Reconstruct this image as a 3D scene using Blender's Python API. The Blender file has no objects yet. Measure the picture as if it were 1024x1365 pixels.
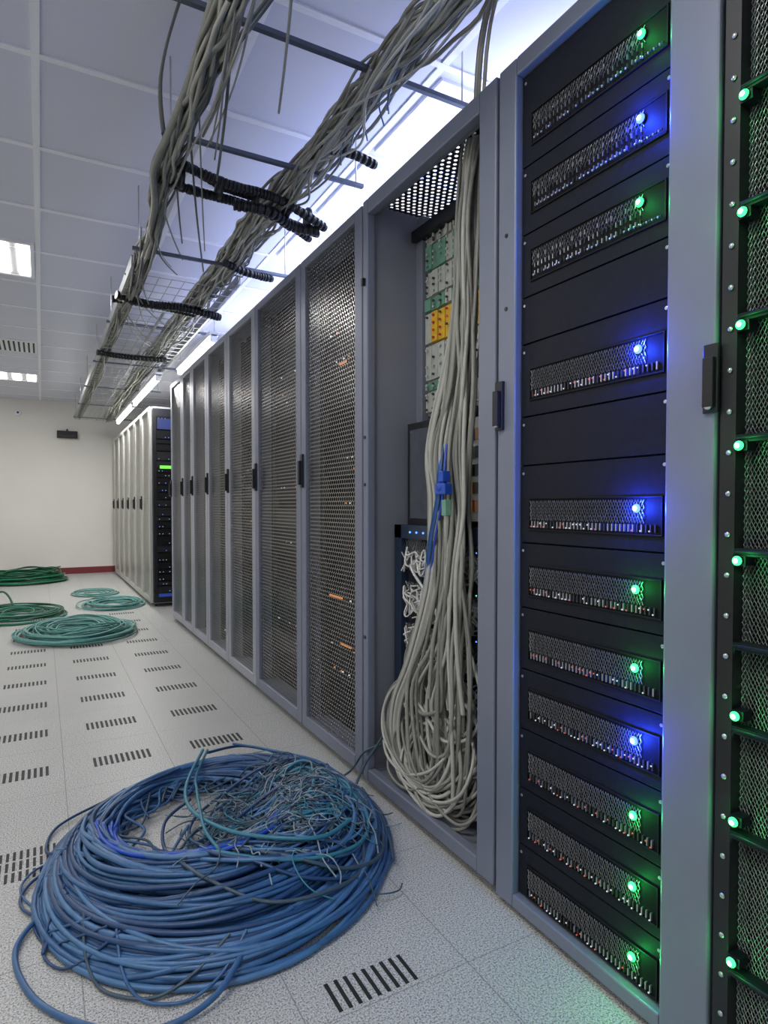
import bpy, math, random
from mathutils import Vector, Matrix
random.seed(11)
R = random.random
def U(a,b): return random.uniform(a,b)
PI=math.pi
bpy.context.scene.view_settings.view_transform='Standard'

# ------------------------------------------------------------------ materials
def new_mat(name):
    m=bpy.data.materials.new(name); m.use_nodes=True
    nt=m.node_tree
    return m,nt,nt.nodes['Principled BSDF']

def mat(name,col,rough=.5,metal=0.,emit=None,estr=0.,var=.08,scale=40.,bump=0.,spec=.5):
    m,nt,b=new_mat(name)
    b.inputs['Roughness'].default_value=rough
    b.inputs['Metallic'].default_value=metal
    b.inputs['Specular IOR Level'].default_value=spec
    if emit:
        b.inputs['Emission Color'].default_value=(*emit,1)
        b.inputs['Emission Strength'].default_value=estr
        b.inputs['Base Color'].default_value=(*col,1)
        return m
    tc=nt.nodes.new('ShaderNodeTexCoord')
    n=nt.nodes.new('ShaderNodeTexNoise'); n.inputs['Scale'].default_value=scale; n.inputs['Detail'].default_value=3
    nt.links.new(tc.outputs['Object'],n.inputs['Vector'])
    r=nt.nodes.new('ShaderNodeValToRGB')
    r.color_ramp.elements[0].position=.3; r.color_ramp.elements[1].position=.7
    r.color_ramp.elements[0].color=(*[c*(1-var) for c in col],1)
    r.color_ramp.elements[1].color=(*[min(1,c*(1+var)) for c in col],1)
    nt.links.new(n.outputs['Fac'],r.inputs['Fac'])
    nt.links.new(r.outputs['Color'],b.inputs['Base Color'])
    if bump>0:
        bp=nt.nodes.new('ShaderNodeBump'); bp.inputs['Strength'].default_value=bump; bp.inputs['Distance'].default_value=.002
        nt.links.new(n.outputs['Fac'],bp.inputs['Height']); nt.links.new(bp.outputs['Normal'],b.inputs['Normal'])
    return m

def math_node(nt,op,a,b=None):
    n=nt.nodes.new('ShaderNodeMath'); n.operation=op
    for i,v in enumerate((a,b)):
        if v is None: continue
        if isinstance(v,(int,float)): n.inputs[i].default_value=v
        else: nt.links.new(v,n.inputs[i])
    return n.outputs[0]

def perforated(name,col,a=.018,r=.40,axes=(1,2),rough=.35,metal=.7):
    """sheet metal with a staggered pattern of real see-through holes"""
    m,nt,b=new_mat(name)
    b.inputs['Base Color'].default_value=(*col,1); b.inputs['Roughness'].default_value=rough; b.inputs['Metallic'].default_value=metal
    tc=nt.nodes.new('ShaderNodeTexCoord'); sp=nt.nodes.new('ShaderNodeSeparateXYZ'); nt.links.new(tc.outputs['Object'],sp.inputs[0])
    u=math_node(nt,'DIVIDE',sp.outputs[axes[0]],a); v=math_node(nt,'DIVIDE',sp.outputs[axes[1]],a*1.732)
    ds=[]
    for off in (0,.5):
        fu=math_node(nt,'SUBTRACT',math_node(nt,'FRACT',math_node(nt,'ADD',u,off+20)),.5)
        fv=math_node(nt,'SUBTRACT',math_node(nt,'FRACT',math_node(nt,'ADD',v,off+20)),.5)
        ds.append(math_node(nt,'ADD',math_node(nt,'MULTIPLY',fu,fu),math_node(nt,'MULTIPLY',math_node(nt,'MULTIPLY',fv,fv),3.)))
    d=math_node(nt,'MINIMUM',ds[0],ds[1])
    hole=math_node(nt,'LESS_THAN',d,r*r)
    tr=nt.nodes.new('ShaderNodeBsdfTransparent'); mx=nt.nodes.new('ShaderNodeMixShader')
    nt.links.new(hole,mx.inputs[0]); nt.links.new(b.outputs[0],mx.inputs[1]); nt.links.new(tr.outputs[0],mx.inputs[2])
    nt.links.new(mx.outputs[0],nt.nodes['Material Output'].inputs[0])
    return m

GREY=mat('rack_grey_paint',(.200,.222,.290),.42,.2,var=.03,scale=6)
GREYD=mat('rack_grey_inner',(.23,.245,.30),.5,.15,var=.05,scale=5)
SILVERLIT=mat('far_rack_silver_lit',(.55,.55,.52),.35,.4,var=.05,scale=6)  # far rack paint, whitened in colour for the fluorescent light on it
BLACK=mat('black_plastic',(.010,.011,.014),.4,0)
PANEL=mat('black_panel_paint',(.010,.012,.019),.5,0,var=.15,scale=80,bump=.05,spec=.18)
DARK=mat('dark_interior',(.006,.006,.008),.6,0,spec=.15)
SERV=mat('server_face_dark',(.010,.010,.012),.5,.2,spec=.25)
SERV2=mat('server_face_mid',(.05,.048,.045),.5,.3)
STEEL=mat('bright_steel',(.55,.55,.55),.3,.9)
WIRE=mat('steel_wire',(.38,.39,.40),.35,.85)
PERF=perforated('perforated_door_sheet',(.36,.355,.345),.0185,.43,rough=.27,metal=.75)
PERFD=perforated('perforated_roof_sheet',(.02,.02,.025),.022,.26,axes=(0,1))
PERFW=perforated('perforated_far_sheet',(.62,.61,.57),.0165,.30)  # far door sheet, pale with the same fluorescent light put into its colour
SLOT=mat('vent_slot_dark',(.012,.016,.014),.6)
BEIGE=[mat('beige_cable_a',(.32,.325,.285),.45,var=.06),mat('beige_cable_b',(.22,.225,.20),.45,var=.06),mat('beige_cable_c',(.46,.46,.42),.45,var=.06),mat('grey_cable',(.09,.10,.095),.45)]
BLUEC=[mat('blue_cable_a',(.040,.118,.265),.34,var=.12),mat('blue_cable_b',(.070,.175,.345),.34,var=.12),mat('blue_cable_c',(.020,.060,.155),.36,var=.12),mat('blue_cable_vivid',(.012,.075,.48),.35)]
TEALC=[mat('teal_cable_a',(.10,.32,.29),.4),mat('teal_cable_b',(.05,.20,.17),.4),mat('teal_cable_c',(.18,.40,.38),.4)]
GREENC=[mat('green_cable_a',(.01,.16,.075),.4),mat('green_cable_b',(.006,.09,.04),.4),mat('green_cable_c',(.02,.22,.12),.4)]
THINW=[mat('thin_wire_grey',(.05,.085,.12),.4),mat('thin_wire_teal',(.04,.20,.28),.4),mat('thin_wire_pale',(.24,.31,.36),.4)]
def led(n,c,s): return mat(n,(.02,.02,.02),.3,emit=c,estr=s)
LG=led('led_green',(.04,1,.20),3); LB=led('led_blue',(.05,.11,1),6); LGC=led('led_green_core',(.5,1,.7),6); LBC=led('led_blue_core',(.5,.65,1),8)
LR=led('led_red',(1,.12,.06),.7); LW=led('led_white',(.85,.9,1),.8); LO=led('led_orange',(1,.35,.08),.7)
LGd=led('display_green',(.25,1,.1),1.0)
TUBE=led('fluorescent_tube',(1,.98,.90),9)
TROF=led('troffer_diffuser',(.84,.88,1),1.3)
TROFW=led('troffer_tube_warm',(1,.98,.93),5)

# ------------------------------------------------------------------ mesh builder
class MB:
    def __init__(s): s.v=[];s.f=[];s.m=[];s.sm=[]
    def box(s,x0,x1,y0,y1,z0,z1,m=0):
        b=len(s.v)
        s.v+=[(x0,y0,z0),(x1,y0,z0),(x1,y1,z0),(x0,y1,z0),(x0,y0,z1),(x1,y0,z1),(x1,y1,z1),(x0,y1,z1)]
        for q in ((0,3,2,1),(4,5,6,7),(0,1,5,4),(1,2,6,5),(2,3,7,6),(3,0,4,7)):
            s.f.append([b+i for i in q]); s.m.append(m); s.sm.append(False)
    def quad(s,pts,m=0):
        b=len(s.v); s.v+=pts; s.f.append([b,b+1,b+2,b+3]); s.m.append(m); s.sm.append(False)
    def cyl(s,p0,p1,r,n=10,m=0,r1=None):
        r1=r if r1 is None else r1
        p0=Vector(p0);p1=Vector(p1);d=(p1-p0).normalized()
        a=d.orthogonal().normalized();c=d.cross(a); b=len(s.v)
        for p,rr in ((p0,r),(p1,r1)):
            for i in range(n):
                t=2*PI*i/n; s.v.append(tuple(p+a*math.cos(t)*rr+c*math.sin(t)*rr))
        for i in range(n):
            j=(i+1)%n; s.f.append([b+i,b+j,b+n+j,b+n+i]);s.m.append(m);s.sm.append(True)
        s.f.append([b+n-1-i for i in range(n)]);s.m.append(m);s.sm.append(False)
        s.f.append([b+n+i for i in range(n)]);s.m.append(m);s.sm.append(False)
    def ball(s,c,r,m=0,n=10,k=6,sx=1):
        b=len(s.v); c=Vector(c)
        for j in range(k+1):
            ph=PI*j/k
            for i in range(n):
                t=2*PI*i/n; s.v.append((c.x+sx*r*math.sin(ph)*math.cos(t),c.y+r*math.sin(ph)*math.sin(t),c.z+r*math.cos(ph)))
        for j in range(k):
            for i in range(n):
                i2=(i+1)%n
                s.f.append([b+j*n+i,b+(j+1)*n+i,b+(j+1)*n+i2,b+j*n+i2]);s.m.append(m);s.sm.append(True)
    def obj(s,name,mats,parent=None,bevel=0.):
        me=bpy.data.meshes.new(name); me.from_pydata(s.v,[],s.f)
        for mm in mats: me.materials.append(mm)
        me.polygons.foreach_set('material_index',s.m); me.polygons.foreach_set('use_smooth',s.sm)
        me.update()
        o=bpy.data.objects.new(name,me); bpy.context.scene.collection.objects.link(o)
        if bevel>0:
            bv=o.modifiers.new('bevel','BEVEL'); bv.width=bevel; bv.segments=2; bv.limit_method='ANGLE'
        if parent: put(o,parent)
        return o
def put(o,p):
    o.parent=p; o.matrix_parent_inverse=Matrix.Translation(-Vector(p.location))
def root(name,loc):
    e=bpy.data.objects.new(name,None); e.location=loc; e.empty_display_size=.1
    bpy.context.scene.collection.objects.link(e); return e

# ------------------------------------------------------------------ tubes
def catmull(P,n=10,cyc=False):
    P=[Vector(p) for p in P]; out=[]
    m=len(P); rng=range(m) if cyc else range(m-1)
    for i in rng:
        if cyc: a,b,c,d=P[(i-1)%m],P[i],P[(i+1)%m],P[(i+2)%m]
        else: a,b,c,d=P[max(i-1,0)],P[i],P[i+1],P[min(i+2,m-1)]
        for k in range(n):
            t=k/n
            out.append(.5*((2*b)+(c-a)*t+(2*a-5*b+4*c-d)*t*t+(3*b-a-3*c+d)*t**3))
    if not cyc: out.append(P[-1])
    return out
def tubes(name,items,mats,parent=None,res=2):
    """items: (points, radius, material index, cyclic)"""
    cu=bpy.data.curves.new(name,'CURVE'); cu.dimensions='3D'; cu.bevel_depth=1.0; cu.bevel_resolution=res; cu.use_fill_caps=True
    for m in mats: cu.materials.append(m)
    for pts,r,mi,cyc in items:
        sp=cu.splines.new('POLY'); sp.points.add(len(pts)-1)
        co=[]
        for p in pts: co+= [p[0],p[1],p[2],1.]
        sp.points.foreach_set('co',co); sp.points.foreach_set('radius',[r]*len(pts))
        sp.use_cyclic_u=cyc; sp.material_index=mi; sp.use_smooth=True
    o=bpy.data.objects.new(name+'_curve',cu); bpy.context.scene.collection.objects.link(o)
    bpy.context.view_layer.update()
    dg=bpy.context.evaluated_depsgraph_get()
    me=bpy.data.meshes.new_from_object(o.evaluated_get(dg)); me.name=name
    bpy.data.objects.remove(o)
    ob=bpy.data.objects.new(name,me); bpy.context.scene.collection.objects.link(ob)
    if parent: put(ob,parent)
    return ob

# ------------------------------------------------------------------ room shell
X0,X1,Y0,Y1,ZC=-2.4,3.3,-2.8,9.95,2.447
m,nt,b=new_mat('floor_speckled_vinyl'); b.inputs['Roughness'].default_value=.42
tc=nt.nodes.new('ShaderNodeTexCoord')
n1=nt.nodes.new('ShaderNodeTexNoise'); n1.inputs['Scale'].default_value=260; n1.inputs['Detail'].default_value=2; n1.inputs['Roughness'].default_value=.7
nt.links.new(tc.outputs['Object'],n1.inputs['Vector'])
r1=nt.nodes.new('ShaderNodeValToRGB'); e=r1.color_ramp.elements
e[0].position=.37; e[0].color=(.16,.158,.15,1); e[1].position=.50; e[1].color=(.54,.54,.52,1)
x=e.new(.66); x.color=(.72,.72,.70,1)
nt.links.new(n1.outputs['Fac'],r1.inputs['Fac'])
n2=nt.nodes.new('ShaderNodeTexNoise'); n2.inputs['Scale'].default_value=2.5; nt.links.new(tc.outputs['Object'],n2.inputs['Vector'])
r2=nt.nodes.new('ShaderNodeValToRGB'); r2.color_ramp.elements[0].color=(.84,.84,.83,1); r2.color_ramp.elements[1].color=(1,1,1,1)
nt.links.new(n2.outputs['Fac'],r2.inputs['Fac'])
mx=nt.nodes.new('ShaderNodeMixRGB'); mx.blend_type='MULTIPLY'; mx.inputs[0].default_value=1
nt.links.new(r1.outputs[0],mx.inputs[1]); nt.links.new(r2.outputs[0],mx.inputs[2])
sp=nt.nodes.new('ShaderNodeSeparateXYZ'); nt.links.new(tc.outputs['Object'],sp.inputs[0])
def seam(o,per,off,w):
    f=math_node(nt,'FRACT',math_node(nt,'DIVIDE',math_node(nt,'ADD',o,20*per-off+w/2),per))
    return math_node(nt,'LESS_THAN',f,w/per)
s=math_node(nt,'MAXIMUM',seam(sp.outputs[0],.36,.06,.0028),seam(sp.outputs[1],.435,.18,.0022))
mx2=nt.nodes.new('ShaderNodeMixRGB'); nt.links.new(math_node(nt,'MULTIPLY',s,.6),mx2.inputs[0]); nt.links.new(mx.outputs[0],mx2.inputs[1]); mx2.inputs[2].default_value=(.12,.12,.11,1)
nt.links.new(mx2.outputs[0],b.inputs['Base Color'])
FLOOR=m
CEIL=mat('ceiling_tile_white',(.73,.75,.86),.8,var=.03,scale=300,bump=.2)
GRID=mat('ceiling_grid_white',(.92,.93,.99),.5,var=.02)
WALL=mat('cream_wall_paint',(.84,.82,.77),.8,var=.02,scale=2)
RED=mat('dark_red_skirting',(.20,.03,.035),.5)

def slab(name,dim,mt):
    o=MB(); o.box(*dim); return o.obj(name,[mt])
slab('floor',(X0-.1,X1+.1,Y0-.1,Y1+.1,-.1,0),FLOOR)
slab('ceiling',(X0-.1,X1+.1,Y0-.1,Y1+.1,ZC,ZC+.1),CEIL)
slab('wall_back',(X0,X1,Y1,Y1+.1,0,ZC),WALL)
slab('wall_front',(X0,X1,Y0-.1,Y0,0,ZC),WALL)
slab('wall_left',(X0-.1,X0,Y0,Y1,0,ZC),WALL)
slab('wall_right',(X1,X1+.1,Y0,Y1,0,ZC),WALL)
slab('baseboard_back',(X0,X1,Y1-.012,Y1,0,.09),RED)
slab('baseboard_left',(X0,X0+.012,Y0,Y1-.012,0,.09),RED)
g=MB()
x=-2.4
while x<3.3:
    g.box(x-.013,x+.013,Y0,Y1,ZC-.006,ZC); x+=.6
y=2.37-.6*8
while y<Y1:
    if y>Y0: g.box(X0,X1,y-.013,y+.013,ZC-.0065,ZC-.0003)
    y+=.6
g.obj('trim_ceiling_grid',[GRID])

# ------------------------------------------------------------------ floor vents
def vent(x,y,w=.21,L=.062,n=11,rows=1,t=.0048):
    v=MB()
    for r in range(rows):
        yy=y+(r-(rows-1)/2)*L*1.25
        for i in range(n):
            xx=x-w/2+w*(i+.5)/n
            v.box(xx-t,xx+t,yy-L/2,yy+L/2,-.004,.0012)
    v.obj('floor_vent_slots',[SLOT])
for j in range(9):
    for cx in (-.09,.26,.62):
        vent(cx,2.565+.435*j,L=.088 if j<3 else .08)
for j in range(3): vent(-.45,2.565+.435*(j+4))
vent(.575,1.10,w=.19,L=.078,n=9,t=.0040)
vent(-.07,1.92,w=.26,L=.045,n=16,rows=3,t=.0035)
vent(.22,.62,w=.2,L=.07,n=9)

# ------------------------------------------------------------------ rack helpers
def feet(mb,y0,y1,x0,x1,m=0,zt=.03):
    for yy in (y0+.05,y1-.05):
        for xx in (x0+.06,x1-.06):
            mb.cyl((xx,yy-.012,.016),(xx,yy+.012,.016),.016,14,m)
            mb.box(xx-.014,xx+.014,yy-.016,yy+.016,.018,zt,m)

def handle(parent,xf,y,z,h=.14,w=.024,d=.022):
    k=MB()
    k.box(xf-d*.45,xf,y-w/2,y+w/2,z-h/2,z+h/2,0)
    k.box(xf-d,xf-d*.45,y-w*.36,y+w*.36,z-h*.42,z+h*.30,0)
    k.cyl((xf-d*.5,y,z-h*.40),(xf-d*.95,y,z-h*.40),w*.26,12,1)
    k.obj('handle',[BLACK,STEEL],parent,.0015)

def body(root_,y0,y1,xf,h,depth,mt,roof=True,zb=.03):
    k=MB(); xb=xf+depth
    k.box(xf+.03,xb,y0+.002,y0+.018,zb,h)
    k.box(xf+.03,xb,y1-.018,y1-.002,zb,h)
    k.box(xf+.03,xb,y0+.018,y1-.018,zb,zb+.04)
    if roof: k.box(xf+.03,xb,y0+.018,y1-.018,h-.03,h)
    k.box(xb-.02,xb,y0+.018,y1-.018,zb+.04,h-.03)
    k.obj('cabinet_body',[mt],root_)
    f=MB(); feet(f,y0,y1,xf,xb,0,zb); f.obj('castors',[BLACK],root_)

def mesh_rack(y0,y1,xf=.963,h=1.99,depth=.98,frame=GREY,perf=PERF,hz=1.12,lights=True,stile=.048,hside=1):
    rt=root('server_rack',(xf+depth/2,(y0+y1)/2,0))
    body(rt,y0,y1,xf,h,depth,frame)
    a,b_=y0+.004,y1-.004; z0,z1=.035,h-.004
    k=MB()
    k.box(xf,xf+.026,a,a+stile*1.15,z0,z1); k.box(xf,xf+.026,b_-stile,b_,z0,z1)
    k.box(xf,xf+.026,a+stile*1.15,b_-stile,z1-.035,z1); k.box(xf,xf+.026,a+stile*1.15,b_-stile,z0,z0+.05)
    k.obj('door_frame',[frame],rt,.003)
    k=MB(); xx=xf+.012; k.quad([(xx,a+stile,z0+.04),(xx,b_-stile,z0+.04),(xx,b_-stile,z1-.03),(xx,a+stile,z1-.03)])
    k.obj('door_mesh',[perf],rt)
    handle(rt,xf,(b_-.018),hz)
    k=MB(); z=.12; xe=xf+.10
    k.box(xe+.01,xe+.03,y0+.03,y1-.03,.075,h-.035,4)
    while z<h-.18:
        hh=random.choice((.044,.044,.088,.133)); t=R()
        if t<.8:
            k.box(xe-.02+U(0,.02),xe+.6,y0+.05,y1-.05,z,z+hh-.004,random.choice((0,0,0,1)))
            if lights and R()<.30:
                for q in range(random.randint(1,4)):
                    yy=U(y0+.1,y1-.1); k.box(xe-.023,xe-.02,yy,yy+U(.004,.012),z+hh*.4,z+hh*.4+.005,random.choice((2,3,3)))
        z+=hh
    k.box(xe-.02,xe+.02,y0+.02,y0+.045,.08,h-.06,1); k.box(xe-.02,xe+.02,y1-.045,y1-.02,.08,h-.06,1)
    k.obj('servers',[SERV,SERV2,LO,LW,DARK],rt)
    return rt
GREYLIT=mat('rack_grey_batten_lit',(.36,.38,.44),.36,.25,var=.03,scale=6)  # rack grey lightened in colour to stand for the batten tube's glare
ys=[1.906,2.481,3.126,3.67,4.185,4.65,5.01,5.49]
for i in range(7):
    rt=mesh_rack(ys[i],ys[i+1],hz=1.115,frame=GREY if i<2 else GREYLIT)
    if i==0:
        k=MB()
        for zz,ya,yb in ((.42,2.14,2.23),(.60,2.22,2.34),(1.52,2.18,2.24)):
            k.box(1.030,1.035,ya,yb,zz,zz+.007)
        k.obj('status_light_bars',[LO],rt)
# ------------------------------------------------------------------ far racks
yf=6.29; n=6; w=(9.6-6.29)/n
for i in range(n):
    rt=mesh_rack(yf+i*w,yf+(i+1)*w,xf=.905,h=1.92,depth=.9,frame=SILVERLIT,perf=PERFW,hz=1.0,lights=False,stile=.07)
    if i==0:
        k=MB(); yb=yf
        k.box(.935,1.75,yb-.03,yb,.04,1.9,0)
        z=.14
        while z<1.80:
            hh=random.choice((.045,.09,.07))
            k.box(.965,1.70,yb-.06,yb-.03,z,z+hh-.012,random.choice((1,1,0)))
            for q in range(6): 
                if R()<.3: k.box(.98+q*.03,.985+q*.03,yb-.063,yb-.06,z+.01,z+.016,random.choice((2,4)))
            z+=hh
        k.box(.99,1.12,yb-.065,yb-.06,1.325,1.355,3)
        k.box(.97,1.5,yb-.065,yb-.06,1.70,1.80,5); k.box(.97,1.5,yb-.065,yb-.06,.10,.13,5)  # emissive strips painting the blue glow at bay top and bottom
        k.obj('end_equipment_bay',[BLACK,SERV,LW,LGd,led('led_blue_small',(.1,.3,1),2),led('blue_glow_strip',(.02,.06,.35),.6)],rt)

# ------------------------------------------------------------------ open rack with beige cables
oy0,oy1=1.192,1.904; XF=.963; H=1.992
rt=root('open_server_rack',(1.45,1.55,0))
k=MB()
k.box(XF,XF+.03,oy0+.003,1.262,.03,H); k.box(XF,XF+.03,1.868,oy1-.003,.03,H)
k.box(XF,XF+.03,1.262,1.868,H-.05,H); k.box(XF,XF+.03,1.262,1.868,.03,.07)
k.box(XF+.03,XF+.06,1.225,1.250,.03,H-.02); 
k.obj('front_frame',[GREY],rt,.004)
k=MB(); xb=1.95
k.box(XF+.03,xb,oy0+.002,oy0+.018,.03,H); k.box(XF+.03,xb,oy1-.02,oy1-.002,.03,H)
k.box(XF+.03,xb,oy0+.018,oy1-.02,.03,.055); k.box(xb-.02,xb,oy0+.018,oy1-.02,.055,H-.02)
k.box(1.165,1.205,1.845,1.884,.06,H-.02); k.box(1.165,1.205,oy0+.018,oy0+.05,.06,H-.02)
k.box(XF+.03,XF+.06,oy0+.018,oy1-.02,H-.03,H); k.box(1.75,xb,oy0+.018,oy1-.02,H-.03,H)
k.obj('cabinet_body',[GREYD],rt,.002)
k=MB(); k.quad([(XF+.06,oy0+.018,H-.01),(1.75,oy0+.018,H-.01),(1.75,oy1-.02,H-.01),(XF+.06,oy1-.02,H-.01)])
k.obj('roof_mesh',[PERFD],rt)
k=MB(); k.box(XF+.18,XF+.32,1.25,1.88,H-.105,H-.07,0); k.box(XF+.50,XF+.54,1.25,1.88,H-.10,H-.03,0)
for i in range(14):
    k.box(XF+.05,XF+.054,1.27+i*.042,1.274+i*.042,H-.045,H-.04,1)
k.obj('roof_brackets',[BLACK,STEEL],rt)
f=MB(); feet(f,oy0+.02,oy1,XF,xb,0,.03); f.obj('castors',[BLACK],rt)
k=MB()
for zz in (1.72,1.20,1.04,.52): k.cyl((XF-.003,1.885,zz),(XF+.001,1.885,zz),.006,10,0)
k.box(XF-.012,XF,1.880,1.892,1.708,1.732,0)
k.obj('latch_studs',[BLACK],rt)
WHT=mat('chassis_cream',(.52,.54,.49),.5); MGR=mat('module_green',(.17,.36,.27),.5); MYE=mat('module_yellow',(.80,.50,.04),.5); MOR=mat('module_orange',(.75,.14,.03),.5); MRD=mat('module_red',(.5,.03,.03),.5); MDK=mat('socket_dark',(.05,.06,.06),.5)
k=MB(); xe=1.19
k.box(xe,1.5,1.27,1.842,1.28,1.90,0)
y_lo,y_hi=1.28,1.835
for rowi,(zt,zb_,mi) in enumerate(((1.885,1.86,0),(1.855,1.775,1),(1.765,1.685,0),(1.675,1.635,1),(1.625,1.525,4),(1.515,1.40,0),(1.39,1.365,1),(1.355,1.29,0))):
    nn=14; ww=(y_hi-y_lo)/nn
    for i in range(nn):
        mm=mi
        if mi==4: mm=random.choice((2,2,3,2,3,0))
        elif R()<.15: mm=0
        k.box(xe-.012-U(0,.01),xe,y_lo+i*ww+.002,y_lo+(i+1)*ww-.002,zb_,zt,mm)
        for q in range(4):
            if R()<.7:
                cz=zb_+(zt-zb_)*(q+.5)/4; cy=y_lo+(i+.5)*ww
                k.cyl((xe-.022,cy,cz),(xe-.028,cy,cz),.0042,8,random.choice((0,5,5,0,0) if mi!=1 else (0,5,1,0)) if mi!=4 else random.choice((6,5,3)))
k.obj('telecom_card_shelf',[WHT,MGR,MYE,MOR,MYE,MDK,MRD],rt)
k=MB()
k.box(1.095,1.13,1.60,1.825,.90,1.245,0); k.box(1.092,1.095,1.622,1.805,.925,1.222,1)
k.box(1.13,1.40,1.64,1.78,.95,1.15,0)
k.obj('rack_monitor',[BLACK,mat('screen_grey',(.08,.09,.11),.15)],rt,.002)
k=MB()
k.box(1.17,1.40,1.30,1.58,.92,1.24,0)
for q in range(8):
    for p in range(5):
        k.box(1.158,1.17,1.32+q*.032,1.34+q*.032,.95+p*.055,.985+p*.055,random.choice((1,2,3,3,0)))
k.obj('patch_box',[WHT,mat('plug_orange',(.6,.28,.12),.5),mat('plug_blue',(.03,.12,.5),.4),MDK],rt)
NAVY=mat('navy_frame_paint',(.02,.035,.07),.35,.2)
k=MB()
k.box(1.055,1.085,1.80,1.845,.10,.905,4); k.box(1.055,1.085,1.24,1.845,.86,.905,4)
for zz in (.74,.60,.46,.32): k.box(1.075,1.6,1.25,1.80,zz,zz+.012,0)
k.box(1.30,1.6,1.24,1.85,.08,.88,1)
for zz in (.80,.67,.53,.39): 
    k.box(1.16,1.30,1.26,1.80,zz-.045,zz+.05,1)
    for i in range(16):
        k.box(1.153,1.16,1.28+i*.032,1.30+i*.032,zz-.02,zz+.005,random.choice((2,3,1)))
        if R()<.5: k.ball((1.152,1.29+i*.032,zz+.025),.0025,random.choice((5,5,6,7)),6,4)
for yy in (1.66,1.70,1.74): k.ball((1.053,yy,.882),.0035,5,8,5)
k.obj('lower_equipment_bay',[BLACK,DARK,WHT,MDK,NAVY,led('led_blue_tiny',(.08,.25,1),3),LG,LR],rt,.001)
it=[]
def zig(y0,y1,z0,z1,x,step,r=.0011,mi=0):
    """expanded-metal diamond mesh built from crossed wires"""
    out=[]
    nrow=int((z1-z0)/step); ncol=max(1,int((y1-y0)/step))
    for rr in range(nrow):
        pts=[]
        zc=z0+(rr+.5)*(z1-z0)/nrow
        for c in range(ncol*2+1):
            pts.append((x,y0+c*(y1-y0)/(ncol*2),zc+(.5 if (c%2) else -.5)*(z1-z0)/nrow))
        pts2=[(p[0]-.001,p[1],2*zc-p[2]) for p in pts]
        out.append((pts,r,mi,False)); out.append((pts2,r,mi,False))
    return out
for zz in (.755,.615,.475,.335):
    it+=zig(1.26,1.80,zz,zz+.10,1.075,.024,.0016)
for i in range(170):
    zc=random.choice((.79,.67,.65,.53,.41)); ya=U(1.32,1.76); P=[]
    for q in range(6):
        P.append((U(1.050,1.10),min(1.79,ya+(q-2)*U(.015,.05)),zc+U(-.05,.04)))
    it.append((catmull(P,7),U(.002,.0036),1,False))
for i in range(30): # leads running from equipment into the bundle
    ya=U(1.50,1.77); z0=random.choice((.80,.68,.54,.42)); P=[(1.11,ya,z0),(1.06,ya-.02,z0-.02),(1.03,ya-U(.04,.10),z0-U(.02,.08)),(1.02,1.50+U(-.05,.05),z0-U(.1,.2)),(1.02,1.47,z0-.3)]
    it.append((catmull(P,8),U(.003,.0045),2 if R()<.6 else 1,False))
tubes('mesh_shelf_wires',it,[WIRE,mat('white_patch_lead',(.66,.66,.64),.4),BEIGE[0]],rt,1)

def wob(): 
    a=[U(0,6.28) for _ in range(4)]; return lambda t:(math.sin(t*2.1+a[0])+.6*math.sin(t*4.7+a[1]), math.sin(t*2.6+a[2])+.6*math.sin(t*5.3+a[3]))
it=[]
prof=[(2.06,1.40,.030,1.10),(1.96,1.42,.026,1.07),(1.75,1.42,.032,1.045),(1.50,1.42,.045,1.04),(1.30,1.43,.060,1.03),(1.12,1.46,.085,1.02),(.95,1.455,.070,1.02),(.78,1.435,.060,1.01),(.58,1.45,.085,1.01),(.40,1.50,.15,1.01)]
for i in range(38):
    s=U(-1,1); s2=s if R()<.4 else U(-1,1); q=U(-1,1); w_=wob()
    deep=R()
    zb=.068+.30*deep*deep+U(0,.03)
    P=[]
    for j,(z,y,sy,x) in enumerate(prof):
        a,bb=w_(z*2.5); t=j/9; ss=s*(1-t)+s2*t
        P.append((x+q*.022+bb*.007,y+ss*sy+a*.014*(2.15-z),z))
    yl=P[-1][1]; dirn=-1 if yl>1.54 else 1
    rad=U(.05,.16)
    if zb<.36:
        xx=P[-1][0]; c=yl+dirn*rad; c=max(1.42,min(1.70,c)); rad=abs(c-yl)+.01
        zc=zb+rad
        for t in (0,.25,.5,.75,1.0,1.3,1.6)[1:random.choice((5,6,7,7))]:
            ang=PI*t
            P.append((xx+U(-.010,.015)+.02*t, c-dirn*rad*math.cos(ang)+U(-.01,.01), max(.062,zc-rad*math.sin(ang))))
    it.append((catmull(P,7),U(.0042,.0062),random.choice((0,0,1,1,2)),False))
for i in range(8): # strands that swing out to the left and come back
    d=U(-.02,.02); e_=U(-.035,.035)
    P=[(1.04,1.43+d,1.75),(1.03,1.47+d,1.45),(1.02,1.57+d,1.15),(1.02,1.54+e_,.98),(1.01,1.54+e_,.75),(1.0,1.63+e_,.50),(1.0,1.73+e_,.33),(1.0,1.74+e_,.20),(1.0,1.66+e_,.09+U(0,.03)),(1.0,1.52,.07+U(0,.02)),(1.03,1.42,.12)]
    it.append((catmull(P,8),U(.0042,.006),random.choice((0,1,2)),False))
for i in range(34): # loops lying in the bottom
    c=U(1.48,1.64); rr=U(.10,.20); x=U(.995,1.09); ph=U(0,6.28); P=[]
    zc=.07+rr*.70+U(0,.08); tl=U(-.4,.4)
    for q in range(12):
        t=2*PI*q/12+ph; P.append((max(.980,x+.05*math.sin(t)+U(-.006,.006)),c+rr*math.cos(t)+U(-.006,.006),max(.062,zc+rr*.70*math.sin(t)+tl*rr*math.cos(t))))
    it.append((catmull(P,5,True),U(.0042,.0058),random.choice((0,1,2)),True))
tubes('beige_cables',it,BEIGE,rt,2)
it=[]
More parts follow.
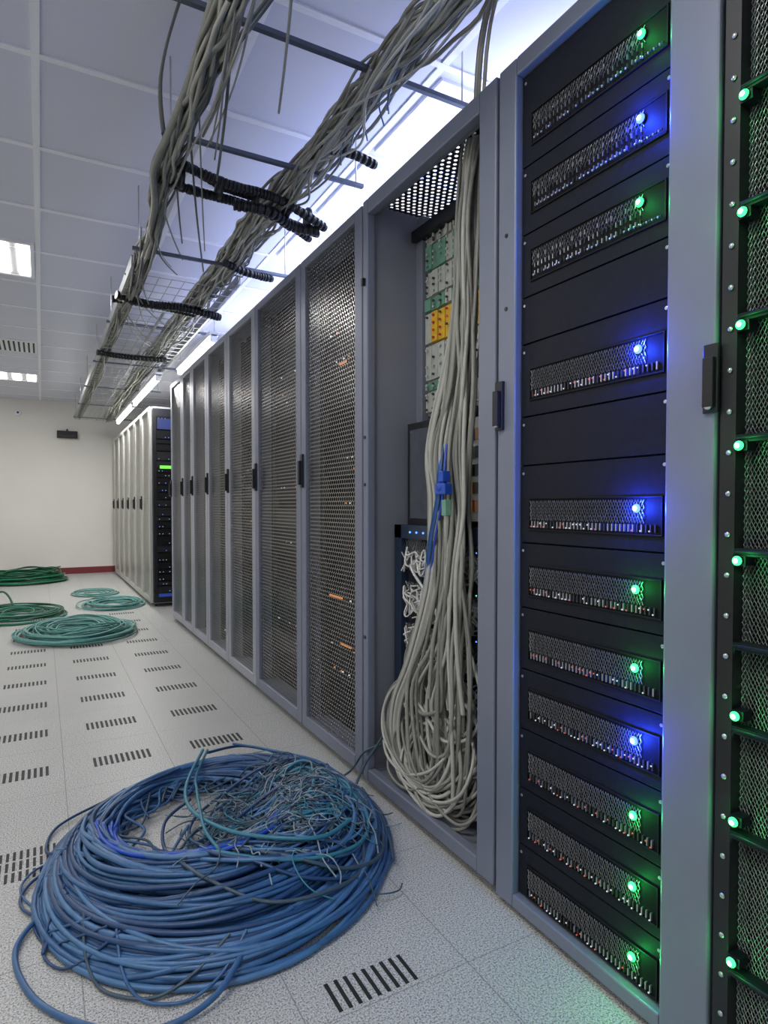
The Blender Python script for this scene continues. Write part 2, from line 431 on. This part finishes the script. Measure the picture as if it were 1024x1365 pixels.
for i in range(6):
    s=U(-.03,.03); P=[(1.00,1.46+s,1.14),(.985,1.45+s,1.06),(.985,1.46+s,.98),(1.0,1.52+s,.86),(1.02,1.58+s,.7)]
    it.append((catmull(P,8),.003,0 if i<3 else 1,False))
k=tubes('blue_patch_leads',it,[BLUEC[3],BLUEC[0]],rt,1)
k=MB(); k.box(.975,1.0,1.425,1.475,1.00,1.03,0); k.box(.975,1.0,1.435,1.46,1.035,1.065,0); k.ball((.99,1.455,1.02),.020,0,12,8); k.box(.98,1.0,1.43,1.45,.94,.985,1)
k.obj('blue_connectors',[BLUEC[3],MGR],rt,.002)
tubes('loose_cable',[(catmull([(1.0,1.80,.22),(.97,1.83,.15),(.945,1.85,.10),(.90,1.84,.03),(.84,1.76,.012),(.80,1.66,.02)],10),.005,0,False),(catmull([(1.0,1.84,.16),(.95,1.87,.13),(.93,1.93,.05),(.86,1.95,.01),(.80,1.88,.02)],10),.004,0,False)],[THINW[0]],rt,1)

# ------------------------------------------------------------------ black patch rack with LEDs
by0,by1=.630,1.188
rt=root('patch_panel_rack',(1.45,.91,0))
k=MB()
k.box(XF,XF+.03,by0+.003,.725,.018,H); k.box(XF,XF+.03,1.124,by1-.003,.018,H)
k.box(XF,XF+.03,.725,1.124,1.950,H); k.box(XF,XF+.03,.725,1.124,.018,.050)
k.obj('front_frame',[GREY],rt,.004)
k=MB()
k.box(XF+.03,xb,by0+.002,by0+.018,.03,H); k.box(XF+.03,xb,by1-.018,by1-.002,.03,H)
k.box(XF+.03,xb,by0+.018,by1-.018,.03,.05); k.box(XF+.03,xb,by0+.018,by1-.018,H-.03,H); k.box(xb-.02,xb,by0+.018,by1-.018,.05,H-.03)
k.obj('cabinet_body',[GREYD],rt)
f=MB(); feet(f,by0,by1,XF-.0,xb,0,.03); f.obj('castors',[BLACK],rt)
handle(rt,XF,1.172,1.205,h=.115,w=.026,d=.02)
handle(rt,XF,.638,1.175,h=.112,w=.026,d=.014)
k=MB()
for zz in (1.60,1.43): k.cyl((XF-.002,1.155,zz),(XF+.001,1.155,zz),.005,12,0)
k.obj('lock_holes',[BLACK],rt)
leds=[(1.829,'g',0),(1.677,'b',0),(1.525,'g',0),(1.256,'b',1),(.961,'b',1),(.809,'g',1),(.661,'g',1),(.523,'b',1),(.380,'g',1),(.244,'g',1),(.108,'g',1)]
zc_=[a[0]-.012 for a in leds]
pan=MB(); pins=MB(); xw=XF+.018; it=[]
ya,yb=.728,1.121
edges=[1.948,1.741,1.588,1.445,1.338,1.172,1.06,.882,.732,.588,.447,.307,.172,.052]
for i in range(len(edges)-1):
    pan.box(xw,xw+.02,ya,yb,edges[i+1]+.002,edges[i]-.0015,0)
pan.box(xw+.012,xw+.03,ya,yb,.05,1.95,2)
for yy in (ya+.010,yb-.010):
    for e_ in edges[:-1]: pan.cyl((xw-.002,yy,e_-.018),(xw,yy,e_-.018),.0035,10,1); 
lb=MB()
def glow(rt,x,y,z,c,e):
    ld=bpy.data.lights.new('led_glow','POINT'); ld.shadow_soft_size=.006
    ld.color=c; ld.energy=e
    lo=bpy.data.objects.new('led_glow',ld); lo.location=(x,y,z); bpy.context.scene.collection.objects.link(lo); put(lo,rt)
for (z,c,kind),zz in zip(leds,zc_):
    y0,y1=.742,1.088; h2=.034
    pan.box(xw-.004,xw,y0-.003,y1+.003,zz+h2,zz+h2+.003,3); pan.box(xw-.004,xw,y0-.003,y1+.003,zz-h2-.003,zz-h2,3)
    pan.box(xw-.004,xw,y0-.003,y0,zz-h2,zz+h2,3); pan.box(xw-.004,xw,y1,y1+.003,zz-h2,zz+h2,3)
    pan.box(xw-.0012,xw,y0,y1,zz-h2,zz+h2,2)
    if kind==0:
        yA=y0+.045
        for rr in range(3):
            for i in range(26):
                yy=yA+(y1-yA-.008)*(i+.5)/26; z0=zz-.026+rr*.017
                pins.box(xw-.005,xw-.0012,yy-.0010,yy+.0010,z0,z0+.009,0 if R()<.6 else 1)
                if rr==0 and R()<.7: pins.ball((xw-.008,yy,z0-.001),.0026,0,6,4)
        it+=zig(yA,y1-.006,zz-.002,zz+.028,xw-.004,.015,.0007)
        for i in range(9):
            yy=y0+.006+i*.006; pins.ball((xw-.006,yy,zz-.028),.0024,0 if i%2 else 1,6,4)
    else:
        yA=y0+.006
        it+=zig(yA+.03,y1-.004,zz-.014,zz+.030,xw-.004,.0125,.0009)
        for i in range(34):
            yy=yA+(y1-yA-.006)*(i+.5)/34
            pins.box(xw-.006,xw-.0012,yy-.0013,yy+.0013,zz-.030,zz-.016,0 if R()<.6 else 1)
            if R()<.6: pins.ball((xw-.009,yy,zz-.024+random.choice((-.004,.004))),.0016,random.choice((2,2,3,3,3)),6,4)
    L=Vector((xw-.008,.792,z+.002))
    lb.cyl((xw,L.y,L.z),(L.x+.002,L.y,L.z),.0085,14,2)
    lb.ball(L,.0085,0 if c=='g' else 1,14,8,sx=.6)
    lb.ball((L.x-.0045,L.y,L.z),.0045,3 if c=='g' else 4,12,8,sx=.5)
    glow(rt,xw-.026,L.y,L.z,(.02,1,.16) if c=='g' else (.02,.06,1),.16 if c=='g' else 1.7)
pan.obj('panels',[PANEL,STEEL,DARK,SERV],rt,.0008)
pins.obj('patch_pins',[STEEL,SERV2,LR,LW],rt)
lb.obj('status_leds',[LG,LB,BLACK,LGC,LBC],rt)
tubes('panel_mesh_wires',it,[WIRE],rt,0)

# ------------------------------------------------------------------ nearest rack (right edge)
rt=root('mesh_front_rack',(1.45,.33,0)); ry0,ry1=.03,.628
k=MB()
k.box(XF+.03,xb,ry0,ry0+.016,.03,H);k.box(XF+.03,xb,ry1-.012,ry1,.03,H);k.box(XF+.03,xb,ry0,ry1,.03,.05);k.box(XF+.03,xb,ry0,ry1,H-.03,H);k.box(xb-.02,xb,ry0,ry1,.05,H)
k.box(XF,XF+.03,ry0,ry0+.06,.03,H)
k.obj('cabinet_body',[GREYD],rt)
k=MB()
k.box(XF+.004,XF+.03,.600,.626,.03,H,0)
k.box(XF+.07,XF+.09,ry0+.02,ry1-.02,.05,H-.04,0)
z=.07
while z<1.95:
    k.ball((XF+.002,.610,z),.0045,1,10,6,sx=.6); z+=.0655
lzs=(1.603,1.424,1.25,1.062,.881,.634,.464,.236)
br=[]
for q in (1.62,1.44,1.265,1.075,.895,.745,.61,.44,.215):
    k.box(XF+.004,XF+.024,.09,.600,q-.007,q+.005,2)
    br.append((catmull([(XF+.012,.604,q-.02),(XF+.006,.598,q-.004),(XF+.004,.585,q),(XF+.004,.50,q)],8),.0035,0,False))
for z in lzs:
    k.box(XF+.002,XF+.026,.580,.600,z-.008,z+.008,2)
    k.cyl((XF+.002,.590,z),(XF-.003,.590,z),.0075,14,0)
    k.ball((XF-.004,.590,z),.0076,3,14,8,sx=.7)
    k.ball((XF-.0085,.590,z),.0040,4,12,8,sx=.5)
    glow(rt,XF-.018,.584,z,(.02,1,.16),.075)
BRK=mat('bracket_dark_teal',(.006,.012,.014),.4,spec=.25)
k.obj('rail_and_leds',[BLACK,STEEL,BRK,LG,LGC],rt,.001)
tubes('curved_brackets',br,[BRK],rt,2)
it=zig(.10,.60,.05,1.95,XF+.030,.0125,.0012)
tubes('front_mesh_wires',it,[WIRE],rt,0)
f=MB(); feet(f,ry0,ry1,XF,xb,0,.03); f.obj('castors',[BLACK],rt)

# ------------------------------------------------------------------ cable coils on floor
def coil(name,cx,cy,rx,ry,rot,wid,hgt,n,rc,mats,rough=1.,extra=None,parent=None,seg=56):
    it=[]
    for i in range(n):
        u=U(-1,1); v=R()*max(0,(1-u*u))**.5
        R0=1-wid/2+u*wid/2
        h=[(U(-1,1)*a*rough,U(0,6.28)) for a in (.045,.028,.016,.008)]
        hz=[(U(-1,1)*.35,U(0,6.28)) for _ in range(3)]
        P=[]
        for q in range(seg):
            t=2*PI*q/seg
            rr=R0+sum(a*math.cos((j+1)*t+p) for j,(a,p) in enumerate(h))
            z=rc+v*hgt*(1+sum(a*math.cos((j+1)*t+p) for j,(a,p) in enumerate(hz))*.8)
            x=rx*rr*math.cos(t); y=ry*rr*math.sin(t)
            P.append((cx+x*math.cos(rot)-y*math.sin(rot),cy+x*math.sin(rot)+y*math.cos(rot),max(rc,z)))
        it.append((P,rc*U(.85,1.1),random.randrange(len(mats)) if R()<.75 else 0,True))
    if extra: it+=extra
    return tubes(name,it,mats,parent,2)

# big blue coil: small loops sit toward the far-left, big loops spread to the near side
ROT=-.35; RX,RY=.455,.53
def ell(cx,cy,rel,t):
    x=RX*rel*math.cos(t); y=RY*rel*math.sin(t)
    return cx+x*math.cos(ROT)-y*math.sin(ROT), cy+x*math.sin(ROT)+y*math.cos(ROT)
def inv(cx,cy,x,y):
    dx,dy=x-cx,y-cy; c,s_=math.cos(-ROT),math.sin(-ROT)
    return math.hypot((dx*c-dy*s_)/RX,(dx*s_+dy*c)/RY)
IC=(.40,1.90); OC=(.45,1.745); IR=.45
def pile(x,y):
    do=inv(*OC,x,y); di=inv(*IC,x,y)/IR
    v=min((1-do)*3.2,(di-1)*1.6,1.)
    return .108*math.sqrt(v) if v>0 else 0.
ex=[]
def fl(P,r,mi,n=12): ex.append((catmull(P,n),r,mi,False))
fl([(.20,1.50,.09),(.12,1.62,.06),(.02,1.66,.02),(-.06,1.55,.009),(-.03,1.38,.009),(.06,1.25,.009),(.17,1.18,.009),(.28,1.19,.02),(.38,1.27,.05),(.48,1.30,.07)],.0062,0)
fl([(.16,1.48,.08),(.12,1.60,.06),(.03,1.58,.03),(-.01,1.50,.009),(.03,1.66,.02),(.10,1.80,.05),(.14,1.95,.05)],.004,2)
fl([(.10,1.70,.06),(.06,1.84,.04),(.0,1.94,.01),(.03,2.08,.009),(.16,2.16,.02),(.28,2.12,.07),(.40,2.16,.08)],.004,2)
fl([(.50,2.20,.10),(.66,2.30,.06),(.80,2.20,.03),(.86,2.02,.03),(.88,1.85,.02),(.90,1.72,.02),(.84,1.60,.04)],.005,2)
fl([(.60,2.24,.10),(.72,2.20,.07),(.86,2.06,.05),(.90,1.9,.03),(.84,1.76,.06)],.004,1)
for i in range(16): # vivid blue turns along the inner near side of the pile
    rr=U(.50,.66); c0=U(-.015,.015); P=[]
    ta,tb=U(3.2,3.7),U(5.2,5.9); 
    for q in range(9):
        t=ta+(tb-ta)*q/8; x,y=ell(IC[0]+.01+c0,IC[1]-.03-c0,rr+.03*math.sin(q*.9+i),t)
        P.append((x,y,max(.02,pile(x,y))+U(.006,.018)))
    fl(P,U(.0045,.0066),random.choice((3,3,3,0,1)),6)
n4=len(BLUEC)
for (P,r,mi) in [([(.48,2.18,.12),(.40,2.02,.10),(.36,1.86,.11),(.36,1.70,.13),(.42,1.56,.135),(.52,1.46,.14),(.62,1.44,.13),(.72,1.50,.12)],.0055,n4+1),
                 ([(.50,2.20,.11),(.43,2.05,.09),(.40,1.9,.11),(.37,1.72,.135),(.36,1.6,.13),(.38,1.48,.12)],.0045,n4+1)]:
    ex.append((catmull(P,12),r,mi,False))
for i in range(400): # tangle of thin wires over the middle and the right shoulder
    cx=random.gauss(.60,.10); cy=random.gauss(1.72,.14); a=U(0,6.28); L=U(.08,.28); b_=U(-1.8,1.8); P=[]; zo=U(.004,.022)
    for q in range(6):
        t=(q/5-.5); ang=a+b_*t
        x=cx+L*t*math.cos(ang)+U(-.010,.010); y=cy+L*t*math.sin(ang)+U(-.010,.010)
        P.append((x,y,max(pile(x,y),.012)+zo+U(-.008,.010)))
    ex.append((catmull(P,5),U(.0011,.0023),n4+random.choice((0,0,0,1,2,2)),False))
for i in range(34):
    cx,cy=U(.46,.68),U(1.56,1.84); rr=U(.10,.26); ph=U(0,6); P=[]
    for q in range(8):
        t=ph+q*.6; x=cx+rr*math.cos(t); y=cy+rr*1.1*math.sin(t); P.append((x,y,max(pile(x,y),.012)+U(0,.02)))
    ex.append((catmull(P,8),U(.003,.0055),random.choice((0,2,2,1,n4,n4+1)),False))
for i in range(16): # a few strands dipping into the hole
    t=U(0,6.28); P=[]
    for q in range(6):
        x,y=ell(*IC,.32+.16*math.sin(q*1.1+i)**2,t+q*.35); P.append((x,y,.010+.03*abs(math.sin(q+i))))
    ex.append((catmull(P,8),U(.002,.0045),random.choice((2,0,n4)),False))
for i in range(9): # stray strands that bulge off the rim and return to the pile
    t0=U(2.4,4.6); dt=U(.5,1.0); out=U(.03,.12); P=[]
    for q in range(7):
        f_=q/6; x,y=ell(*OC,.90+(out+.10)*math.sin(PI*f_),t0+dt*f_); P.append((x,y,max(pile(x,y),.0)+.008))
    ex.append((catmull(P,8),U(.002,.005),random.choice((0,2,n4)),False))
it=[]
for i in range(200):
    s=R()**.85; rel=IR+.02+(.98-IR)*s
    cx=OC[0]+(IC[0]-OC[0])*(1-s); cy=OC[1]+(IC[1]-OC[1])*(1-s)
    v=R()**.7; wild=2.2 if R()<.30 else 1.
    h=[(U(-1,1)*a*wild,U(0,6.28)) for a in (.045,.024,.014,.006)]
    hz=[(U(-1,1)*.4,U(0,6.28)) for _ in range(3)]; P=[]
    for q in range(64):
        t=2*PI*q/64
        rr=rel+sum(a*math.cos((j+1)*t+p) for j,(a,p) in enumerate(h))
        rr=max(IR*.97,min(1.02,rr))
        x,y=ell(cx,cy,rr,t)
        hh=max(pile(x,y),.012)
        z=.006+v*hh*(.95+.25*sum(a*math.cos((j+1)*t+p) for j,(a,p) in enumerate(hz)))
        P.append((x,y,max(.0075,z)))
    it.append((P,U(.0046,.0072),random.choice((0,0,0,1,1,2,2)),True))
tubes('blue_cable_coil',it+ex,BLUEC+THINW,None,2)

coil('teal_cable_coil',.22,5.22,.42,.50,0,.75,.075,42,.0062,TEALC,1.8,[(catmull([(-.1,5.6,.01),(.2,5.75,.02),(.5,5.75,.01),(.66,5.5,.01),(.6,5.2,.02)],10),.006,2,False)])
coil('teal_cable_coil',.60,6.6,.30,.42,0,.8,.05,18,.0055,TEALC,1.6)
coil('teal_cable_coil',.50,7.55,.24,.30,0,.7,.03,10,.005,TEALC,1.5)
coil('green_cable_coil',-.20,6.30,.38,.48,0,.7,.06,22,.0065,GREENC+[TEALC[1]],2.0,[(catmull([(-.55,7.4,.01),(-.35,7.2,.12),(-.25,6.8,.03),(-.30,6.4,.02)],10),.010,1,False),(catmull([(-.50,5.95,.01),(-.30,5.85,.05),(-.12,5.95,.03),(.08,6.05,.02),(.16,6.35,.01)],10),.007,0,False)])
coil('green_cable_coil',-.22,9.2,.50,.50,0,.5,.13,60,.008,GREENC,1.0)

# ------------------------------------------------------------------ overhead tray, struts and bundles
rt=root('cable_tray',(.68,5,2.2))
k=MB()
for yy,z,xa,xbb in ((1.69,2.27,.30,1.25),(2.17,2.19,.36,1.10),(3.10,2.15,.38,1.15),(4.4,2.15,.38,1.1),(5.6,2.14,.38,1.1),(6.8,2.14,.38,1.1),(8.0,2.14,.38,1.1),(9.2,2.14,.38,1.1)):
    k.box(xa,xbb,yy-.009,yy+.009,z,z+.014,0)
    for xx in (xa+.03,xbb-.03): k.cyl((xx,yy,z),(xx,yy,ZC),.003,8,1)
k.box(.40,.415,3.3,9.4,2.145,2.20,2); k.box(.93,.945,3.3,9.4,2.145,2.20,2)
k.box(.66,.672,4.0,9.4,2.142,2.15,2)
k.obj('struts',[mat('strut_grey',(.12,.14,.19),.4,.5),STEEL,WIRE],rt,.001)
it=[]
y=3.4
while y<9.4:
    it.append(([(.405,y,2.20),(.405,y,2.145),(.94,y,2.145),(.94,y,2.20)],.003,0,False)); y+=.12
for i in range(9):
    xx=.42+i*.064; it.append(([(xx,3.4,2.147),(xx,9.4,2.147)],.0025,0,False))
tubes('wire_basket',it,[STEEL],rt,1)
def loom(k,P,r,step=.011):
    pts=catmull(P,12); acc=[pts[0]]
    for i in range(1,len(pts)):
        if (pts[i]-acc[-1]).length>=step: acc.append(pts[i])
    for i in range(len(acc)-1):
        a,b_=acc[i],acc[i+1]; m_=a.lerp(b_,.6)
        k.cyl(a,m_,r*U(.97,1.04),12,0); k.cyl(m_,b_,r*.86,12,0)
k=MB()
loom(k,[(.37,2.28,2.19),(.45,2.31,2.18),(.62,2.32,2.155),(.80,2.35,2.165),(.95,2.38,2.14),(1.06,2.42,2.12)],.018,.014)
loom(k,[(.38,2.43,2.17),(.52,2.43,2.155),(.70,2.45,2.16),(.86,2.46,2.14),(1.06,2.52,2.14)],.018,.014)
loom(k,[(.66,2.40,2.125),(.80,2.38,2.12),(.92,2.45,2.115),(1.04,2.42,2.11)],.022,.015)
loom(k,[(.74,2.50,2.19),(.88,2.50,2.16),(1.05,2.57,2.13)],.017,.014)
loom(k,[(.40,2.36,2.20),(.50,2.38,2.205),(.62,2.42,2.19),(.75,2.44,2.19)],.014)
loom(k,[(.86,2.02,2.20),(.96,2.0,2.205),(1.08,2.02,2.20)],.017,.014)
loom(k,[(.38,3.80,2.15),(.55,3.84,2.135),(.75,3.83,2.14),(.98,3.88,2.13)],.024,.016)
loom(k,[(.37,3.92,2.16),(.6,3.90,2.15),(.85,3.93,2.14)],.020,.015)
loom(k,[(.78,3.0,2.13),(.90,3.05,2.12),(1.05,3.1,2.13)],.018,.014)
loom(k,[(.38,5.2,2.13),(.6,5.22,2.125),(.9,5.2,2.13)],.022,.016)
for yy,xx in ((2.36,.46),(2.37,.60),(2.38,.74),(2.42,.88),(2.44,.98)): k.cyl((xx-.006,yy,2.16),(xx+.006,yy,2.16),.040,14,0)
k.obj('corrugated_conduits',[BLACK,STEEL],rt)
it=[]
def bundle(path,n,spread,rr,ms,sagn=0,fray=.0,flat=1.):
    base=catmull(path,8)
    for i in range(n):
        a0=U(0,6.28); r0=math.sqrt(R()); w_=wob(); w2=wob(); P=[]; st=0; en=len(base)
        if R()<.3: st=random.randrange(0,max(1,en//4))
        for j,p in enumerate(base[st:en:2]):
            t=(j*2+st)*.16
            a,bb=w_(t*.55); c_,d_=w2(t*1.6)
            P.append((p.x+spread*(r0*math.cos(a0+t*.15)+.45*a+.2*c_*fray),p.y,p.z+flat*spread*(r0*math.sin(a0+t*.15)+.35*bb)+spread*.25*d_*fray))
        it.append((catmull(P,3),rr*U(.7,1.2),random.choice(ms),False))
bundle([(1.10,.55,2.42),(1.03,.9,2.35),(.965,1.22,2.29),(.92,1.6,2.26),(.895,2.0,2.24),(.87,2.4,2.225),(.85,2.8,2.21),(.84,3.3,2.20),(.82,4.0,2.19),(.81,5.0,2.18),(.8,6.5,2.175),(.8,8.0,2.17),(.8,9.3,2.17)],64,.042,.0056,(0,0,1,1,2),0,1.1)
bundle([(.40,.9,2.20),(.405,1.3,2.18),(.41,1.6,2.17),(.41,2.0,2.165),(.41,2.4,2.17),(.43,2.8,2.16),(.45,3.3,2.17),(.45,3.8,2.16),(.45,5,2.17),(.46,6.5,2.17),(.46,8,2.17),(.46,9.3,2.17)],28,.026,.0060,(1,1,0,3),0,1.4)
it.append((catmull([(.37,1.2,2.20),(.385,1.8,2.18),(.37,2.1,2.155),(.36,2.33,2.15),(.40,2.6,2.13),(.44,3.2,2.15),(.45,4,2.16)],12),.013,1,False))
for i in range(34):
    y=U(1.1,4.2); L=U(.5,1.2); x0=U(.38,.46); x1=U(.42,.85) if R()<.5 else x0+.05; s=U(.03,.13)
    it.append((catmull([(x0,y,2.18),(x0+(x1-x0)*.3,y+L*.3,2.17-s*.6),(x0+(x1-x0)*.6,y+L*.6,2.17-s*.5),(x1,y+L,2.18)],10),U(.0025,.0045),random.choice((1,3,0)),False))
for i in range(30):
    y=U(1.0,3.6); L=U(.5,1.1); s=U(.02,.10)
    it.append((catmull([(U(.84,.95),y,2.24),(U(.80,.93),y+L*.4,2.21-s),(U(.80,.92),y+L*.7,2.20-s*.8),(.85,y+L,2.21)],10),U(.0028,.0048),random.choice((1,0,2)),False))
for i in range(6):
    y=U(1.55,1.9); it.append((catmull([(.91,y,2.22),(.89,y+.03,2.16),(.90+U(-.02,.02),y+.05,2.11)],6),.0022,4,False))
for i in range(9):
    s=U(-.03,.03)
    it.append((catmull([(.98,1.0+U(-.1,.1),2.33+s),(1.0,1.18+s,2.31),(1.04,1.33+s,2.24),(1.07,1.40+s,2.12),(1.08,1.41+s,2.0)],10),U(.004,.0055),random.choice((0,2,1)),False))
for i in range(7):
    s=U(-.05,.05)
    it.append((catmull([(.42,1.9+s,2.18),(.48,1.7+s,2.22),(.58,1.5+s,2.33),(.66,1.42+s,2.445)],10),U(.003,.005),random.choice((1,3)),False))
for i in range(5):
    s=U(-.04,.04)
    it.append((catmull([(.40,2.3+s,2.17),(.33,2.0+s,2.26),(.36,1.6+s,2.34),(.45,1.35+s,2.40),(.50,1.2,2.445)],10),U(.003,.005),random.choice((1,3)),False))
tubes('cable_bundles',it,BEIGE+[BLUEC[0]],rt,2)
k=MB(); k.box(.98,1.25,1.13,1.17,2.38,2.41,0); k.cyl((1.0,1.08,2.41),(1.22,.90,2.28),.014,12,0)
k.obj('bundle_hanger',[BLACK],rt,.002)

# ------------------------------------------------------------------ luminaires
EL=.68
def area(name,loc,sx,sy,e,col,parent,rot=(0,0,0)):
    l=bpy.data.lights.new(name,'AREA'); l.shape='RECTANGLE'; l.size=sx; l.size_y=sy; l.energy=e*EL; l.color=col
    o=bpy.data.objects.new(name,l); o.location=loc; o.rotation_euler=rot; bpy.context.scene.collection.objects.link(o); put(o,parent); return o
def troffer(x0,x1,y0,y1,e,col,diff=True,nt_=2,mt=None):
    rt=root('ceiling_light',((x0+x1)/2,(y0+y1)/2,ZC)); k=MB(); z=ZC-.006
    t=.02
    k.box(x0,x1,y0,y0+t,z-.006,ZC,0);k.box(x0,x1,y1-t,y1,z-.006,ZC,0);k.box(x0,x0+t,y0+t,y1-t,z-.006,ZC,0);k.box(x1-t,x1,y0+t,y1-t,z-.006,ZC,0)
    if diff: k.box(x0+t,x1-t,y0+t,y1-t,z,ZC,1)
    else:
        k.box(x0+t,x1-t,y0+t,y1-t,z+.002,ZC,0)
        ww=(x1-x0)/nt_
        for i in range(nt_):
            c=x0+ww*(i+.5); k.box(c-ww*.28,c+ww*.28,y0+.05,y1-.05,z-.008,z,1)
    k.obj('housing',[GRID,mt or (TROF if diff else TROFW)],rt)
    if diff: area('lamp',((x0+x1)/2,(y0+y1)/2,z-.03),x1-x0-.1,y1-y0-.1,e,col,rt)
    else:
        for i in range(nt_):
            c=x0+(x1-x0)/nt_*(i+.5); area('lamp',(c,(y0+y1)/2,z-.012),(x1-x0)/nt_*.5,y1-y0-.1,e/nt_,col,rt)
COOL=(.62,.72,1.0); NEU=(1,.985,.965)
for yy in (2.42,3.02): troffer(1.23,1.77,yy,yy+.52,9,COOL)
troffer(1.23,1.77,1.82,2.32,9,COOL)
troffer(-.235,-.02,4.05,4.65,12,NEU,False,2)
troffer(-.59,-.01,8.0,8.5,17,NEU,False,4)
troffer(-.59,-.01,.66,1.10,22,NEU,False,4)
troffer(-.59,-.01,-1.7,-1.2,22,NEU,False,4)
troffer(-1.79,-1.21,.66,1.10,18,NEU,False,4)
troffer(-1.79,-1.21,3.1,3.5,18,NEU,False,4)
troffer(-1.79,-1.21,6.1,6.5,18,NEU,False,4)
for (x,y0,y1,z,e) in ((1.58,1.3,2.6,2.05,15),(1.58,2.7,4.0,2.05,16),(1.58,4.1,5.3,2.05,9)):
    rt=root('suspended_uplight',(x,(y0+y1)/2,z)); k=MB()
    k.box(x-.05,x+.05,y0,y1,z-.03,z,0); k.box(x-.035,x+.035,y0+.02,y1-.02,z,z+.006,1)
    for yy in (y0+.1,y1-.1): k.cyl((x,yy,z),(x,yy,ZC),.003,6,0)
    k.obj('housing',[GRID,TROF],rt)
    area('lamp',(x,(y0+y1)/2,z+.02),.08,y1-y0-.1,e,(.58,.64,1.0),rt,(PI,0,0))
def batten(x,y0,y1,z,e):
    rt=root('fluorescent_batten',(x,(y0+y1)/2,z)); k=MB()
    k.box(x-.03,x+.03,y0,y1,z+.02,z+.05,0); k.cyl((x,y0+.03,z),(x,y1-.03,z),.02,12,1)
    k.box(x-.02,x+.02,y0,y0+.03,z-.02,z+.03,0); k.box(x-.02,x+.02,y1-.03,y1,z-.02,z+.03,0)
    for yy in (y0+.1,y1-.1): k.cyl((x,yy,z+.05),(x,yy,2.138),.003,6,0)
    k.obj('housing',[GRID,TUBE],rt)
    area('lamp',(x,(y0+y1)/2,z-.03),.04,y1-y0-.1,e,NEU,rt)
batten(.88,5.55,7.1,2.05,22); batten(.88,7.2,8.75,2.05,22); batten(1.02,4.2,5.4,2.08,13)

k=MB(); k.box(-.58,-.02,6.45,6.9,ZC-.012,ZC,0)
for i in range(14): k.box(-.56+i*.039,-.545+i*.039,6.48,6.87,ZC-.016,ZC-.012,1)
k.obj('ceiling_vent',[GRID,SLOT])
k=MB(); k.box(.20,.46,Y1-.07,Y1,1.93,2.03,0); k.box(.22,.44,Y1-.085,Y1-.07,1.94,1.97,1); k.cyl((.33,Y1-.03,2.03),(.33,Y1-.03,2.06),.012,10,0)
k.obj('emergency_light',[BLACK,SERV2],None,.004)
k=MB(); k.cyl((-.27,Y1,2.25),(-.27,Y1-.04,2.25),.045,20,0,.03); k.cyl((-.27,Y1-.04,2.25),(-.27,Y1-.055,2.25),.015,14,1)
k.obj('wall_sensor',[GRID,BLACK])

# ------------------------------------------------------------------ world + camera
w=bpy.data.worlds.new('world'); bpy.context.scene.world=w; w.use_nodes=True
w.node_tree.nodes['Background'].inputs[0].default_value=(.6,.65,.8,1); w.node_tree.nodes['Background'].inputs[1].default_value=.3
cam=bpy.data.cameras.new('camera'); co=bpy.data.objects.new('camera',cam); bpy.context.scene.collection.objects.link(co)
cam.sensor_fit='VERTICAL'; cam.sensor_height=36; cam.lens=830/1365*36; cam.shift_y=14/1365; cam.clip_start=.02
co.location=(0,0,.967); co.rotation_euler=(math.radians(88.5),0,math.radians(-28.8))
bpy.context.scene.camera=co
